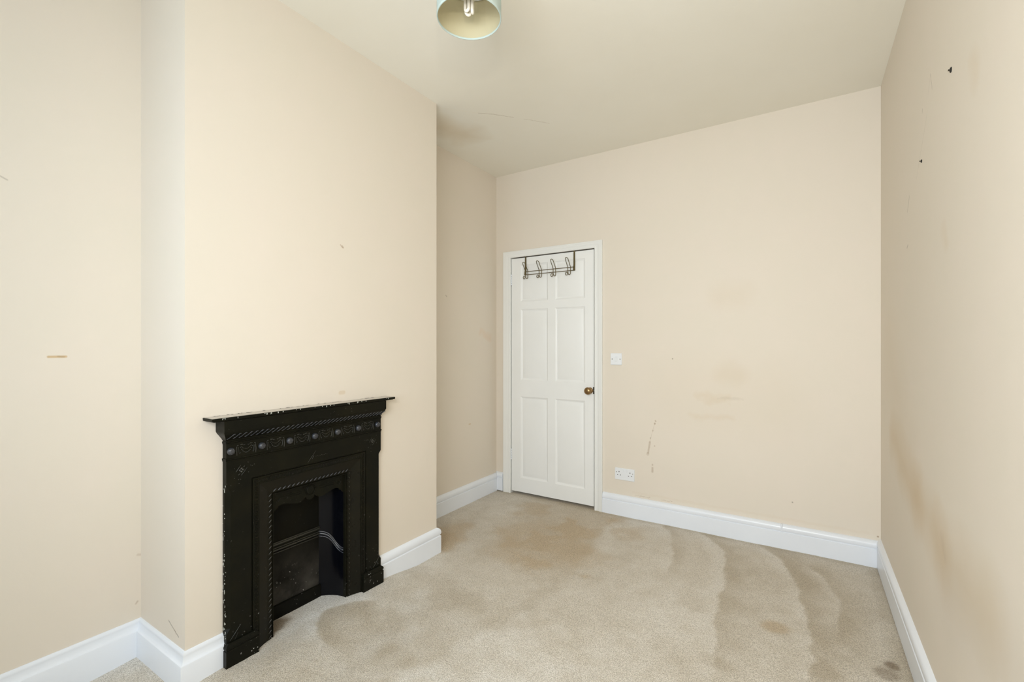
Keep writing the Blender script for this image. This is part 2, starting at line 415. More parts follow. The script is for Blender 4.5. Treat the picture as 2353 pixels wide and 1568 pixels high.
# colour of the pile: brushed one way or the other, trodden and stained patches
def near(X, Y, x, y, r, e=1.0, ang=0):
    c_, s_ = math.cos(ang), math.sin(ang); dx = (X-x)*c_+(Y-y)*s_; dy = -(X-x)*s_+(Y-y)*c_
    d = np.sqrt(dx**2+(dy*e)**2)+(fbm(X, Y, 7, 4, 9)-.5)*r*1.7
    return 1-sst(r*.35, r, d)
shade = (fbm(X, Y, 2.2, 4, 1)-.5)*.55+(fbm(X, Y, 7, 3, 2)-.5)*.35     # >0 darker
arcs = [([(-.85, 3.30), (-.787, 3.17), (-.69, 2.935), (-.644, 2.68), (-.66, 2.50)], .7, .12),
        ([(-.62, 3.30), (-.502, 3.168), (-.413, 3.005), (-.368, 2.674), (-.355, 2.325), (-.31, 1.95), (-.28, 1.75)], 1, .20),
        ([(-.30, 3.30), (-.141, 3.131), (-.055, 2.874), (.003, 2.525), (.025, 2.243), (.018, 2.028), (0, 1.75)], 1.1, .22),
        ([(-.02, 3.15), (.104, 2.927), (.144, 2.648), (.124, 2.511), (.10, 2.35)], .8, .16),
        ([(-1.72, 1.55), (-1.80, 1.44), (-1.845, 1.33), (-1.83, 1.25), (-1.76, 1.20), (-1.66, 1.17), (-1.56, 1.20)], .85, .20)]
def polyd(X, Y, P):
    best = np.full(X.shape, 9.0); side = np.zeros(X.shape); tt = np.zeros(X.shape); n = len(P)-1
    for k in range(n):
        (ax, ay), (bx, by) = P[k], P[k+1]; dx, dy = bx-ax, by-ay
        t = np.clip(((X-ax)*dx+(Y-ay)*dy)/(dx*dx+dy*dy), 0, 1)
        d = np.hypot(X-ax-dx*t, Y-ay-dy*t); w = d < best
        best = np.where(w, d, best); side = np.where(w, np.sign(-dy*(X-ax)+dx*(Y-ay)), side); tt = np.where(w, (k+t)/n, tt)
    return best, side, tt
wx = (fbm(X, Y, 12, 2, 12)-.5)*.04; wy = (fbm(X, Y, 12, 2, 13)-.5)*.04
for k, (A, amt, wid) in enumerate(arcs):
    d, sd, t_ = polyd(X+wx, Y+wy, A); sd = np.where(sd > 0, 1, -1)
    fade = sst(0, .12, t_)*(1-sst(.75, 1, t_))*(.5+fbm(X, Y, 4, 2, 20+k))*amt
    shade += np.where(sd > 0, .46*(1-sst(0, wid, d))*sst(0, .012, d), -.24*(1-sst(0, .10, d)))*fade
shade += (fbm(X, Y, 16, 3, 31)-.5)*.42
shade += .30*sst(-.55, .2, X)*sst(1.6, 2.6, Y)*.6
# trodden path from the door past the hearth
d, sd, t_ = polyd(X+wx*2, Y+wy*2, [(-1.12, 3.25), (-1.10, 2.75), (-1.0, 2.28), (-1.05, 1.95), (-1.12, 1.65), (-1.25, 1.2), (-1.4, .7)])
path = np.where(sd < 0, (1-sst(.35, .95, d))*sst(0, .07, d), 0)
shade += path*.26*(.5+fbm(X, Y, 3, 3, 41))
warm = path*sst(1.9, 2.6, Y)*.38
for x, y, r, e, w in ((-1.36, 2.83, .20, 1.3, .8), (-1.39, 2.88, .09, 1, .7), (-1.75, 3.02, .22, 1.2, .5), (-1.0, 2.30, .09, 1.6, .8), (-1.95, 2.35, .22, 1, .7), (-2.0, 2.2, .16, 1, .6),
                      (-1.25, 2.5, .35, 1.3, .45), (-1.5, 2.4, .3, 1, .35), (-.109, 2.348, .06, 1, .8), (-1.0, 3.0, .12, 1, .5), (-1.15, 3.15, .12, 1, .6), (-1.6, 2.7, .3, 1, .3)):
    warm += near(X, Y, x, y, r, e)*w
for x, y, r, e, w in ((-1.86, 1.40, .17, 1.3, -.1), (-1.60, 1.42, .2, 1.3, .25), (-1.38, 1.30, .08, 1, .35), (-.30, 1.95, .08, 1, .5), (.07, 2.13, .06, 1, .7), (-1.45, 1.75, .2, 1, .35), (-1.15, 1.9, .25, 1, .25)):
    shade += near(X, Y, x, y, r, e)*w*.7
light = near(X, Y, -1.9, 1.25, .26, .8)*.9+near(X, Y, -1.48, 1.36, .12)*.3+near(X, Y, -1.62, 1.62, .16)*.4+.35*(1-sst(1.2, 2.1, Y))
stain = near(X, Y, .284, 2.302, .030)*.8+near(X, Y, .257, 2.229, .045)*.5+near(X, Y, -1.93, 1.115, .05, .6)*1.0+near(X, Y, .22, 2.12, .04)*.3
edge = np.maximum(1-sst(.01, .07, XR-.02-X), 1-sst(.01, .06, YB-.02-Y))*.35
base = np.array(srgb(241, 234, 223)[:3]); dark = np.array(srgb(206, 194, 174)[:3]); warmc = np.array(srgb(210, 189, 158)[:3]); li = np.array(srgb(249, 247, 243)[:3]); st = np.array(srgb(132, 112, 84)[:3])
def lerp(a, b, t): return a*(1-t[..., None])+b*t[..., None]
colr = np.broadcast_to(base, X.shape+(3,)).copy()
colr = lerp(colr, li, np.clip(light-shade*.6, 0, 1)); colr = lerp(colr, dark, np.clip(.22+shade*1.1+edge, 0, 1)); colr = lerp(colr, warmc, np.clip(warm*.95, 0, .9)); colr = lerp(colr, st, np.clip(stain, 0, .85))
ny, nx = X.shape
me = bpy.data.meshes.new('floor'); idx = np.arange(ny*nx).reshape(ny, nx)
faces = np.stack([idx[:-1, :-1], idx[:-1, 1:], idx[1:, 1:], idx[1:, :-1]], -1).reshape(-1, 4)
me.vertices.add(ny*nx); me.vertices.foreach_set('co', np.stack([X, Y, Z], -1).ravel())
me.loops.add(faces.size); me.loops.foreach_set('vertex_index', faces.ravel().astype(np.int32))
me.polygons.add(len(faces)); me.polygons.foreach_set('loop_start', np.arange(0, faces.size, 4, dtype=np.int32)); me.polygons.foreach_set('loop_total', np.full(len(faces), 4, dtype=np.int32))
me.update(); me.validate()
me.polygons.foreach_set('use_smooth', np.ones(len(faces), dtype=bool))
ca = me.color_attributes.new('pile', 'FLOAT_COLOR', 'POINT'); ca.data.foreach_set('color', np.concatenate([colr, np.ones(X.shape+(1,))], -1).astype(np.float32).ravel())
q = NT('twist_pile_carpet')
at = q.node('ShaderNodeAttribute', attribute_name='pile')
wv = q.wobble(150, .004)
vo = q.node('ShaderNodeTexVoronoi', feature='F1'); vo.inputs['Scale'].default_value = 300; q.link(wv, vo.inputs['Vector'])
n_ = q.noise(330, 3, .6)
tuft = q.math('ADD', q.remap(vo.outputs['Distance'], .1, .75, 1, 0), q.math('MULTIPLY', n_, .7))
c = q.mix(q.remap(tuft, .35, 1.25, 0, 1), q.mix(1.0, at.outputs['Color'], (.64, .62, .585, 1), 'MULTIPLY'), q.mix(1.0, at.outputs['Color'], (1.14, 1.14, 1.14, 1), 'MULTIPLY'))
c = q.mix(q.remap(q.noise(120, 4, .65), .38, .66, 0, .5), c, q.mix(1.0, c, (.80, .77, .71, 1), 'MULTIPLY'))
q.link(c, q.b.inputs['Base Color']); q.b.inputs['Roughness'].default_value = 1; q.b.inputs['Specular IOR Level'].default_value = .05
try: q.b.inputs['Sheen Weight'].default_value = .15; q.b.inputs['Sheen Roughness'].default_value = .6
except Exception: pass
q.link(q.bump(tuft, .55, .004, q.bump(q.noise(45, 3, .6), .5, .006)), q.b.inputs['Normal'])
me.materials.append(q.m)
fl = bpy.data.objects.new('floor', me); COL.objects.link(fl); tag(fl, 'beige twist pile carpet with vacuum marks and stains', 'floor', kind='structure')

# ------------------------------------------------------------------ skirting boards
TORUS = [(0, 0), (.020, 0), (.020, .104), (.015, .107), (.015, .111), (.019, .114), (.0205, .122), (.020, .132), (.017, .141), (.011, .148), (.004, .152), (0, .153)]
OGEE = [(0, 0), (.022, 0), (.022, .112), (.0205, .116), (.017, .118), (.014, .120), (.0115, .126), (.0095, .134), (.0085, .142), (.0088, .144), (.0075, .150), (.004, .155), (0, .156)]
def skirt(name, a, b, prof, label, m0=0, m1=0, z0=-.004):
    """board from a to b along the wall (room on the left of a->b); m0/m1 = +1 outside mitre, -1 inside mitre, 0 square"""
    a = Vector((*a, 0)); b = Vector((*b, 0)); d = (b-a).normalized(); n = Vector((-d.y, d.x, 0)); m = MB()
    rows = []
    for p, s_, k in ((a, -1, m0), (b, 1, m1)):
        rows.append([p+n*t+d*(s_*k*t)+Vector((0, 0, z+z0)) for t, z in prof])
    m.levels(rows); o = m.build(name, M_GLOSS, smooth=35); return tag(o, label, 'skirting board', kind='structure')
e = .0002
skirt('baseboard_left', (XL, YC0), (XL, YF), OGEE, 'white ogee skirting along the left wall', -1, 0)
skirt('baseboard_chimney_return', (XB, YC0), (XL, YC0), OGEE, 'white skirting round the narrow return of the chimney breast', 1, -1)
skirt('baseboard_chimney_near', (XB, .884), (XB, YC0), OGEE, 'short white skirting left of the fireplace', 0, 1)
skirt('baseboard_chimney_far', (XB, YC1), (XB, 1.634), TORUS, 'white skirting between fireplace and alcove corner', 1, 0)
skirt('baseboard_alcove_return', (XL, YC1), (XB, YC1), TORUS, 'white skirting on the hidden return beside the alcove', -1, 1)
skirt('baseboard_alcove', (XL, YB), (XL, YC1), TORUS, 'white skirting along the alcove wall', -1, -1)
skirt('baseboard_back_left', (-2.176, YB), (XL, YB), TORUS, 'tiny white skirting piece left of the door frame', 0, -1, z0=.007)
skirt('baseboard_back', (XR, YB), (-1.280, YB), TORUS, 'white skirting right of the door under the socket', -1, 0)
skirt('baseboard_right', (XR, YF), (XR, YB), TORUS, 'white skirting along the right wall', 0, -1, z0=.007)
m = MB(); m.box(-.126, -.116, YB-.0215, YB, .104, .151)
tag(m.build('trim_2', M_GLOSS, bevel=.003), 'painted-over joint lump on the door wall skirting', 'trim', kind='structure')

# ------------------------------------------------------------------ door, lining, architrave
dr = empty('door_1', ((DX0+DX1)/2, YB, 0), 'white six panel door with bronze knob and wire hook rack', 'door', kind='structure')
# lining and stops
m = MB(); m.box(DX0-.03, DX0+.004, YB+.001, YB+.12, 0, DZ+.03); m.box(DX1-.004, DX1+.03, YB+.001, YB+.12, 0, DZ+.03); m.box(DX0+.004, DX1-.004, YB+.001, YB+.12, DZ+.004, DZ+.03)
m.box(DX0+.004, DX0+.018, YB+.050, YB+.07, 0, DZ-.002)
m.build('door_lining', M_TRIM, dr)
# architrave: mitred moulded frame
AP = [(0, 0), (0, .012), (.006, .015), (.012, .015), (.015, .011), (.034, .011), (.040, .014), (.050, .017), (.058, .017), (.062, .019), (.068, .019), (.071, .016), (.071, 0)]
def arch(sx, prof):
    pass
m = MB(); rows = []
xa, xb, zt = -2.101, -1.345, 1.986
for s_, t in AP:
    sl = s_*(.071/.071); sr = s_*(.063/.071); su = s_*(.054/.071)
    rows.append([(xa-sl, YB-t, -.004), (xa-sl, YB-t, zt+su), (xb+sr, YB-t, zt+su), (xb+sr, YB-t, -.004)])
m.strips(rows)
tag(m.build('trim_1', M_TRIM, smooth=30), 'white moulded architrave around the door', 'architrave', kind='structure')
# door leaf: stiles and rails round six sunk openings
LX0, LX1, LZ0, LZ1 = -2.0965, -1.3555, .021, 1.9785
LY = YB+.003                                # leaf face
cols = [(-2.008, -1.751), (-1.686, -1.428)]
rws = [(.139, .820), (.957, 1.549), (1.613, 1.921)]
xs = [LX0, cols[0][0], cols[0][1], cols[1][0], cols[1][1], LX1]; zs = [LZ0, rws[0][0], rws[0][1], rws[1][0], rws[1][1], rws[2][0], rws[2][1], LZ1]
m = MB()
for i in range(5):
    for k in range(7):
        if i in (1, 3) and k in (1, 3, 5): continue
        for yy in (LY, LY+.040): m.add([(xs[i], yy, zs[k]), (xs[i+1], yy, zs[k]), (xs[i+1], yy, zs[k+1]), (xs[i], yy, zs[k+1])], [(0, 1, 2, 3)])
for a, b, c_, d_ in ((LX0, LX0, LZ0, LZ1), (LX1, LX1, LZ0, LZ1), (LX0, LX1, LZ0, LZ0), (LX0, LX1, LZ1, LZ1)):
    m.add([(a, LY, c_), (a, LY+.04, c_), (b, LY+.04, d_), (b, LY, d_)], [(0, 1, 2, 3)])
m.build('door_leaf', M_DOOR, dr)
for (a, b) in cols:
    for (e_, f_) in rws:
        rr = []
        for s_, dy in ((0, 0), (.003, .0025), (.008, .0055), (.015, .0085), (.018, .0090), (.022, .0075), (.045, .0025), (.050, .0018)):
            rr.append([(a+s_, LY+dy, e_+s_), (b-s_, LY+dy, e_+s_), (b-s_, LY+dy, f_-s_), (a+s_, LY+dy, f_-s_)])
        MB().levels(rr, False, True).build('panel', M_DOOR, dr, smooth=25)
        MB().box(a, b, LY+.030, LY+.040, e_, f_).build('panel_back', M_DOOR, dr)
kx, kz = -1.392, .902
k = MB().lathe((kx+.006, LY, kz), (0, -1, 0), [(.0, 0), (.0245, 0), (.0245, .004), (.021, .007), (.012, .009), (.009, .014), (.009, .024), (.014, .027), (.0225, .032), (.0275, .040), (.0285, .047), (.026, .055), (.018, .061), (.008, .063), (0, .0632)], 32)
k.build('knob', M_BRONZE, dr, smooth=50, label='aged bronze door knob')
m = MB(); m.box(LX1-.006, LX1+.003, LY-.002, LY+.03, kz-.026, kz+.028); pl = m.build('latch_plate', M_STEEL, dr, label='dark steel latch plate on the door edge')
m = MB(); m.box(LX1-.001, LX1+.0035, LY-.004, LY+.008, kz-.004, kz+.006); m.build('latch', simple('latch_brass', srgb(200, 190, 160), .3, .8), pl)
for z in (1.80, .327):
    hg = MB(); 
    for i in range(5):
        hg.lathe((LX0-.002, LY-.003, z-.045+i*.019), (0, 0, 1), [(0, 0), (.0048, 0), (.0048, .0165), (0, .0165)], 12)
    ho = hg.build('hinge', M_GLOSS, dr, smooth=40)
    g = MB(); g.box(LX0-.0045, LX0+.001, LY-.001, LY+.02, z-.048, z+.050); g.build('hinge_leaf', M_STEEL, ho)

# ------------------------------------------------------------------ over-door hook rack
rk = empty('hook_rack', (-1.735, LY-.01, 1.83), 'dull brass wire rack with four hooks hung over the white door top', 'coat hooks')
yf = LY-.004
for x in (-1.957, -1.516):
    s_ = MB()
    w = .0065
    pts = [(LY+.045, 1.93), (LY+.045, LZ1+.004), (yf+.001, LZ1+.004), (yf, LZ1-.01), (yf, 1.875), (yf-.004, 1.852), (yf-.004, 1.829)]
    rows = []
    for j, (yy, zz) in enumerate(pts):
        hw = w if j < 4 else w+.001*(j-3)
        ty, tz = (0, 1) if 2 < j else ((0, 1) if j == 0 else (1, 1))
        off = -.0018 if j > 1 else .0018
        rows.append([(x-hw, yy, zz), (x+hw, yy, zz), (x+hw, yy+(off if j not in (1, 2) else 0), zz+(.0018 if j in (1, 2) else 0)), (x-hw, yy+(off if j not in (1, 2) else 0), zz+(.0018 if j in (1, 2) else 0))])
    s_.levels(rows).build('strap', M_WIRE, rk, bevel=.0005)
for z in (1.858, 1.832):
    MB().tube([(-1.962, yf-.007, z), (-1.512, yf-.007, z)], .0027, 8).build('rail', M_WIRE, rk, smooth=60)
hb = MB()
def arcpts(c, r, a0, a1, n, f): return [f(c[0]+r*math.cos(t), c[1]+r*math.sin(t)) for t in [a0+(a1-a0)*i/n for i in range(n+1)]]
def outy(v):   # v: height over lower rail -> distance from door
    return .010 if v < .030 else .010+(v-.030)*.80
hw = .0115; f_ = lambda u, v: (u, yf-.001-outy(v), 1.832+v)
loop = []
loop += arcpts((0, .083), hw, PI, 0, 10, f_)                     # rounded top
loop += [f_(hw, v) for v in (.070, .050, .036, .030, .020, 0, -.018)]
loop += arcpts((.0015, -.022), .0095, 0, -PI*.75, 8, f_)         # U at the bottom
loop += [f_(-hw*.75, -.016), f_(-hw, -.004)] + [f_(-hw, v) for v in (.010, .025, .032, .040, .055, .070)]
hb.tube(loop, .0026, 8, True)
ring = [(-.0195+.0115*math.cos(t), yf-.018-.004*math.cos(t), 1.832-.023+.0115*math.sin(t)) for t in [2*PI*i/18 for i in range(18)]]
hb.tube(ring, .0026, 8, True)
hb.v = [(v[0]-1.9415, v[1], v[2]) for v in hb.v]
h0 = hb.build('hook', M_WIRE, rk, smooth=60)
for i in range(1, 4): dup(h0, (i*.1285, 0, 0))

# ------------------------------------------------------------------ light switch and double socket
def rrect(cx, cz, w, h, r, y, n=5):
    pts = []
    for qx, qz, a in ((1, 1, 0), (-1, 1, PI/2), (-1, -1, PI), (1, -1, 3*PI/2)):
        for i in range(n+1):
            t = a+PI/2*i/n; pts.append((cx+qx*(w/2-r)+r*math.cos(t), y, cz+qz*(h/2-r)+r*math.sin(t)))
    return pts
sw = empty('light_switch', (-1.176, YB, 1.146), 'white square light switch on the cream wall right of the door', 'light switch')
MB().levels([rrect(-1.176, 1.146, .086, .086, .004, YB), rrect(-1.176, 1.146, .086, .086, .004, YB-.007), rrect(-1.176, 1.146, .082, .082, .003, YB-.0095)]).build('plate', M_PLASTIC, sw, smooth=30)
MB().levels([rrect(-1.176, 1.146, .021, .034, .002, YB-.009), rrect(-1.176, 1.146, .020, .033, .002, YB-.0115), [(x, y-.004*(z-1.13)/.034, z) for x, y, z in rrect(-1.176, 1.146, .017, .030, .002, YB-.013)]]).build('rocker', M_PLASTIC, sw, smooth=30)
for dx in (-.030, .030):
    MB().lathe((-1.176+dx, YB-.0094, 1.146), (0, -1, 0), [(0, 0), (.0035, 0), (.0035, .0006), (0, .0007)], 12).build('screw', M_SCREW, sw, label='dark screw head')
sk = empty('double_socket', (-1.112, YB, .303), 'white double plug socket low on the cream wall above the skirting', 'socket')
cx, cz = -1.112, .303
MB().levels([rrect(cx, cz, .146, .086, .004, YB), rrect(cx, cz, .146, .086, .004, YB-.007), rrect(cx, cz, .142, .082, .003, YB-.0095)]).build('plate', M_PLASTIC, sk, smooth=30)
for dx in (-.013, .013):
    MB().levels([rrect(cx+dx, cz+.026, .014, .018, .0015, YB-.009), rrect(cx+dx, cz+.026, .012, .016, .0015, YB-.0125)]).build('rocker', M_PLASTIC, sk, smooth=30)
for s_ in (-1, 1):
    ox = cx+s_*.041
    for (a, b, w, h) in ((0, .016, .0045, .008), (-.011, -.007, .0065, .0045), (.011, -.007, .0065, .0045)):
        MB().box(ox+a-w/2, ox+a+w/2, YB-.0100, YB-.0090, cz+b-h/2, cz+b+h/2).build('pin_hole', M_DARKHOLE, sk)
    MB().lathe((cx+s_*.0605, YB-.0094, cz+.012), (0, -1, 0), [(0, 0), (.003, 0), (.003, .0006), (0, .0007)], 12).build('screw', M_SCREW, sk)

# ------------------------------------------------------------------ nails / plug holes in the right wall
for (y, z, r, lab) in ((1.812, 2.046, .0075, 'larger black plugged screw hole high on the right wall'), (2.211, 1.916, .0055, 'smaller black nail hole lower and further along the right wall')):
    pn = empty('wall_plug', (XR, y, z), lab, 'wall plug', 'holes left in the right wall')
    MB().lathe((XR+.001, y, z), (-1, 0, 0), [(0, 0), (r, 0), (r*1.05, .0022), (r*.8, .004), (r*.45, .0045), (r*.4, .0015), (0, .001)], 14).build('plug', M_ADH, pn, smooth=40)
    MB().lathe((XR-.002, y+.002, z+.001), (-1, .2, .15), [(0, 0), (r*.3, 0), (r*.3, .0035), (r*.4, .0045), (0, .005)], 10).build('nail', M_STEEL, pn, smooth=40)

# ------------------------------------------------------------------ pendant lamp
LC = Vector((-.973, 1.253, 2.368)); LR = .110; LHT = .17
lp = empty('pendant_lamp', (LC.x, LC.y, H), 'pale aqua drum lampshade hanging from the ceiling with an unlit energy saving bulb', 'pendant lamp')
q = NT('aqua_shade_fabric'); q.b.inputs['Roughness'].default_value = .8; q.b.inputs['Base Color'].default_value = srgb(190, 205, 200)
q.link(q.bump(q.noise(500, 2), .2, .0006), q.b.inputs['Normal']); M_SHADE = q.m
q = NT('shade_lining'); q.b.inputs['Roughness'].default_value = .55; q.b.inputs['Base Color'].default_value = srgb(202, 193, 160); M_LINE = q.m
n = 64
def ringz(r, z): return [(LC.x+r*math.cos(2*PI*k/n), LC.y+r*math.sin(2*PI*k/n), z) for k in range(n)]
z0 = LC.z; z1 = z0+LHT
sh = MB().levels([ringz(LR-.0034, z0+.005), ringz(LR-.0036, z0+.001), ringz(LR-.0024, z0-.0008), ringz(LR-.0004, z0-.0008), ringz(LR+.0006, z0+.001), ringz(LR+.0006, z0+.008), ringz(LR, z0+.009), ringz(LR, z1-.009), ringz(LR+.0006, z1-.008), ringz(LR+.0006, z1), ringz(LR-.0016, z1), ringz(LR-.0016, z1-.006)], False, False).build('lamp_shade', M_SHADE, lp, smooth=40)
MB().levels([ringz(LR-.0018, z0+.001), ringz(LR-.0018, z1-.001)], False, False).build('shade_lining', M_LINE, sh, smooth=180, label='cream inner lining of the shade')
fr = MB()
fr.tube([(LC.x+(LR-.004)*math.cos(2*PI*k/32), LC.y+(LR-.004)*math.sin(2*PI*k/32), z1-.03) for k in range(32)], .0014, 6, True)
for k in range(3):
    t = 2*PI*k/3+.4
    fr.tube([(LC.x+.02*math.cos(t), LC.y+.02*math.sin(t), z1-.03), (LC.x+(LR-.003)*math.cos(t), LC.y+(LR-.003)*math.sin(t), z1-.03)], .0014, 6)
fr.build('shade_ring', M_GLOSS, lp, smooth=60)
MB().lathe((LC.x, LC.y, z1-.055), (0, 0, 1), [(0, 0), (.017, 0), (.018, .02), (.019, .022), (.019, .03), (.012, .045), (.006, .06), (0, .062)], 20).build('lamp_holder', M_PLASTIC, lp, smooth=40)
MB().tube([(LC.x, LC.y, z1), (LC.x, LC.y, H-.02)], .003, 8).build('cable', M_PLASTIC, lp, smooth=60)
MB().lathe((LC.x, LC.y, H), (0, 0, -1), [(0, 0), (.04, 0), (.039, .006), (.03, .018), (.012, .026), (0, .027)], 24).build('ceiling_rose', M_PLASTIC, lp, smooth=40)
bulb = MB().lathe((LC.x, LC.y, z0+.082), (0, 0, 1), [(0, 0), (.0195, 0), (.021, .004), (.021, .028), (.013, .036), (.013, .05), (0, .05)], 20).build('bulb', simple('bulb_base_plastic', srgb(205, 180, 140), .4), lp, smooth=40)
M_TUBE = simple('bulb_glass_tube', srgb(250, 244, 232), .25)
for k in range(3):
    t = 2*PI*k/3+.5; cxx, cyy = LC.x+.0115*math.cos(t), LC.y+.0115*math.sin(t); tx, ty = -math.sin(t), math.cos(t)
    r_ = .0075; zb = z0+.028
    pts = [(cxx+tx*r_, cyy+ty*r_, z0+.085)]+[(cxx+tx*r_*math.cos(a), cyy+ty*r_*math.cos(a), zb-r_*math.sin(a)) for a in [PI*i/10 for i in range(11)]]+[(cxx-tx*r_, cyy-ty*r_, z0+.085)]
    MB().tube(pts, .0054, 10).build('glass_tube', M_TUBE, bulb, smooth=60)

# ------------------------------------------------------------------ cast iron fireplace
C0 = 1.2585
fp = empty('fireplace', (XB, C0, .03), 'black painted cast iron fireplace with swags and balls under a narrow mantelshelf', 'fireplace')
e = .0005; XW = XB+e
def slab(levels, name, mat=M_IRON, parent=fp, xb=None, **kw):
    """stack of (z, y0, y1, xfront) rectangles against the wall"""
    xb = XW if xb is None else xb
    return MB().levels([[(xb, a, z), (x, a, z), (x, b, z), (xb, b, z)] for z, a, b, x in levels]).build(name, mat, parent, **kw)
# mantelshelf
slab([(.9645, .825, 1.684, -1.807), (.9665, .825, 1.684, -1.807), (.968, .8165, 1.692, -1.800), (.977, .8155, 1.692, -1.799), (.9785, .817, 1.690, -1.801)], 'mantelshelf', smooth=30)
q = NT('shelf_top_glare'); q.b.inputs['Base Color'].default_value = srgb(150, 143, 132); q.b.inputs['Roughness'].default_value = .3; q.b.inputs['Specular IOR Level'].default_value = .9; q.b.inputs['Coat Weight'].default_value = .8; q.b.inputs['Coat Roughness'].default_value = .15  # pale base paints the wall's reflection onto the black shelf
MB().box(XW, -1.8015, .818, 1.6895, .9786, .9790).build('shelf_top', q.m, fp, label='dusty worn top of the mantelshelf')
# flecks of cream wall paint and caulk along the back of the shelf
m = MB()
for k in range(46):
    y = .83+.85*random.random(); w = .004+.018*random.random()**2
    m.box(XW, XW+.001+.0015*random.random(), y, y+w, .9783, .9783+.0006+.001*random.random())
m.build('paint_caulk', M_IRONDK, fp, kind='stuff')
# cornice: flat fascia, then the cavetto that carries the wave scroll
cor = [(.8850, .8835, 1.6335, -1.8425), (.8865, .8820, 1.635, -1.8415), (.8900, .8805, 1.6365, -1.8385), (.9030, .8715, 1.6445, -1.8235), (.9130, .8640, 1.6500, -1.8115), (.9200, .8605, 1.6520, -1.8070), (.9235, .8600, 1.6525, -1.8050), (.9640, .8600, 1.6525, -1.8050)]
cor = [(z, a, b-.016*(1 if z > .89 else 0), x) for z, a, b, x in cor]
slab(cor, 'cornice', smooth=25)
# wave scrolls, one by one, on the slope
P0 = Vector((-1.8405, 0, .8885)); P1 = Vector((-1.8085, 0, .9175)); U = (P1-P0).normalized(); N = Vector((U.z, 0, -U.x)).normalized()
if N.x < 0: N = -N
def onslope(y, v, h=0.0): return P0+U*v+N*h+Vector((0, y, 0))
m = MB(); sp = [(-.0105, .006), (-.007, .0055), (-.003, .011), (.001, .020), (.004, .029), (.008, .0345), (.0115, .0325), (.0125, .0285)]
m.tube([onslope(y, v, .0012) for y, v in sp], [.0011, .0016, .0019, .0020, .0019, .0018, .0014, .0009], 6)
m.ball(onslope(.0075, .0245, .0010), .0016, seg=6, rows=4)
nS = 35; yS0 = .893; dS = (1.628-.893)/(nS-1)
m.v = [(v[0], v[1]+yS0, v[2]) for v in m.v]
s0 = m.build('wave_scroll', M_IRONHI, fp, smooth=70)
for i in range(1, nS): dup(s0, (0, i*dS, 0))
# frieze band with bead mouldings
slab([(.802, .8845, 1.634, -1.8425), (.885, .8845, 1.634, -1.8425)], 'frieze')
for z, r in ((.8770, .0030), (.8715, .0018), (.8120, .0034), (.8060, .0022)):
    ya, yb2 = (.8845-r*.8), (1.634+r*.8)
    m = MB(); m.levels([[(XW, a, z-r), (-1.8425+r*.2, a, z-r), (-1.8425+r*.9, a-sg*0, z-r*.5), (-1.8425+r, a, z), (-1.8425+r*.9, a, z+r*.5), (-1.8425+r*.2, a, z+r), (XW, a, z+r)] for a, sg in ((ya, -1), (yb2, 1))])
    m.build('bead_moulding', M_IRON, fp, smooth=60)
zb = .8425
bl = MB(); bl.ball((-1.8425+.004, .8995, zb), .0120, .0142, .0142, 18, 12)
for k in range(7):
    for j in range(3):
        t = 2*PI*k/7+j; rr_ = .003+.0035*j
        bl.ball((-1.8425+.004+math.sqrt(max(.0118**2*(1-(rr_/.0142)**2), 0)), .8995+rr_*math.cos(t), zb+rr_*math.sin(t)), .0014, .0017, .0017, 6, 4)
b0 = bl.build('berry_boss', M_IRONHI, fp, smooth=60)
dB = (1.6085-.8995)/6
for i in range(1, 7): dup(b0, (0, i*dB, 0))
# swag panel between two bosses
sw_ = MB(); yc = .8995+dB/2; xf = -1.8425
for s_ in (-1, 1):
    sw_.tube([(xf, yc+s_*.036, zb+.013), (xf+.001, yc+s_*.037, zb-.006), (xf, yc+s_*.036, zb-.021)], [.0012, .0022, .0016], 6)
    sw_.ball((xf+.001, yc+s_*.033, zb+.017), .002, .0034, .0026, 8, 5)
    sw_.ball((xf+.001, yc+s_*.018, zb+.019), .002, .0065, .0026, 8, 5)
    sw_.ball((xf+.001, yc+s_*.008, zb+.016), .002, .0050, .0022, 8, 5)
    sw_.tube([(xf, yc+s_*.030, zb+.010), (xf+.001, yc+s_*.0285, zb-.010), (xf, yc+s_*.0255, zb-.017), (xf+.001, yc+s_*.0225, zb-.010)], .0012, 6)
for k in range(11):
    t = -1+2*k/10; sw_.ball((xf+.0012, yc+t*.023, zb+.008-.022*(1-t*t)), .0022, .0023, .0023, 7, 5)
sw_.tube([(xf, yc+t*.020, zb+.012-.012*(1-t*t)) for t in [-1+.2*i for i in range(11)]], .0012, 6)
g0 = sw_.build('swag', M_IRONGLOSS, fp, smooth=70)
for i in range(1, 6): dup(g0, (0, i*dB, 0))

# main surround plate, outer corners stop-chamfered, then groove, fine beading and mitred splay
XS = -1.8425; zlev = [.026, .150, .168, .690, .708, .802]
def cham(z): return 0.0 if z <= .1501 or z >= .7079 else .0145
OY0, OY1, OZT = .8845, 1.634, .802
GY0, GY1, GZ = .980, 1.5385, .7215
def prow(y0, y1, zt, x, outer=None):
    out = []
    for z in zlev:
        zz = min(z, zt)
        if outer == 'side': out.append((x if outer is None else XS-cham(z), y0, zz))
        elif outer == 'front': out.append((XS, y0+cham(z), zz))
        else: out.append((x, y0, zz))
    for z in zlev[::-1]:
        zz = min(z, zt)
        if outer == 'side': out.append((XS-cham(z), y1, zz))
        elif outer == 'front': out.append((XS, y1-cham(z), zz))
        else: out.append((x, y1, zz))
    return out
rows = [[(XW, OY0, z) for z in zlev]+[(XW, OY1, z) for z in zlev[::-1]], prow(OY0, OY1, OZT, XS, 'side'), prow(OY0, OY1, OZT, XS, 'front'), prow(GY0-.002, GY1+.002, GZ+.002, XS),
        prow(GY0, GY1, GZ, XS-.006)]
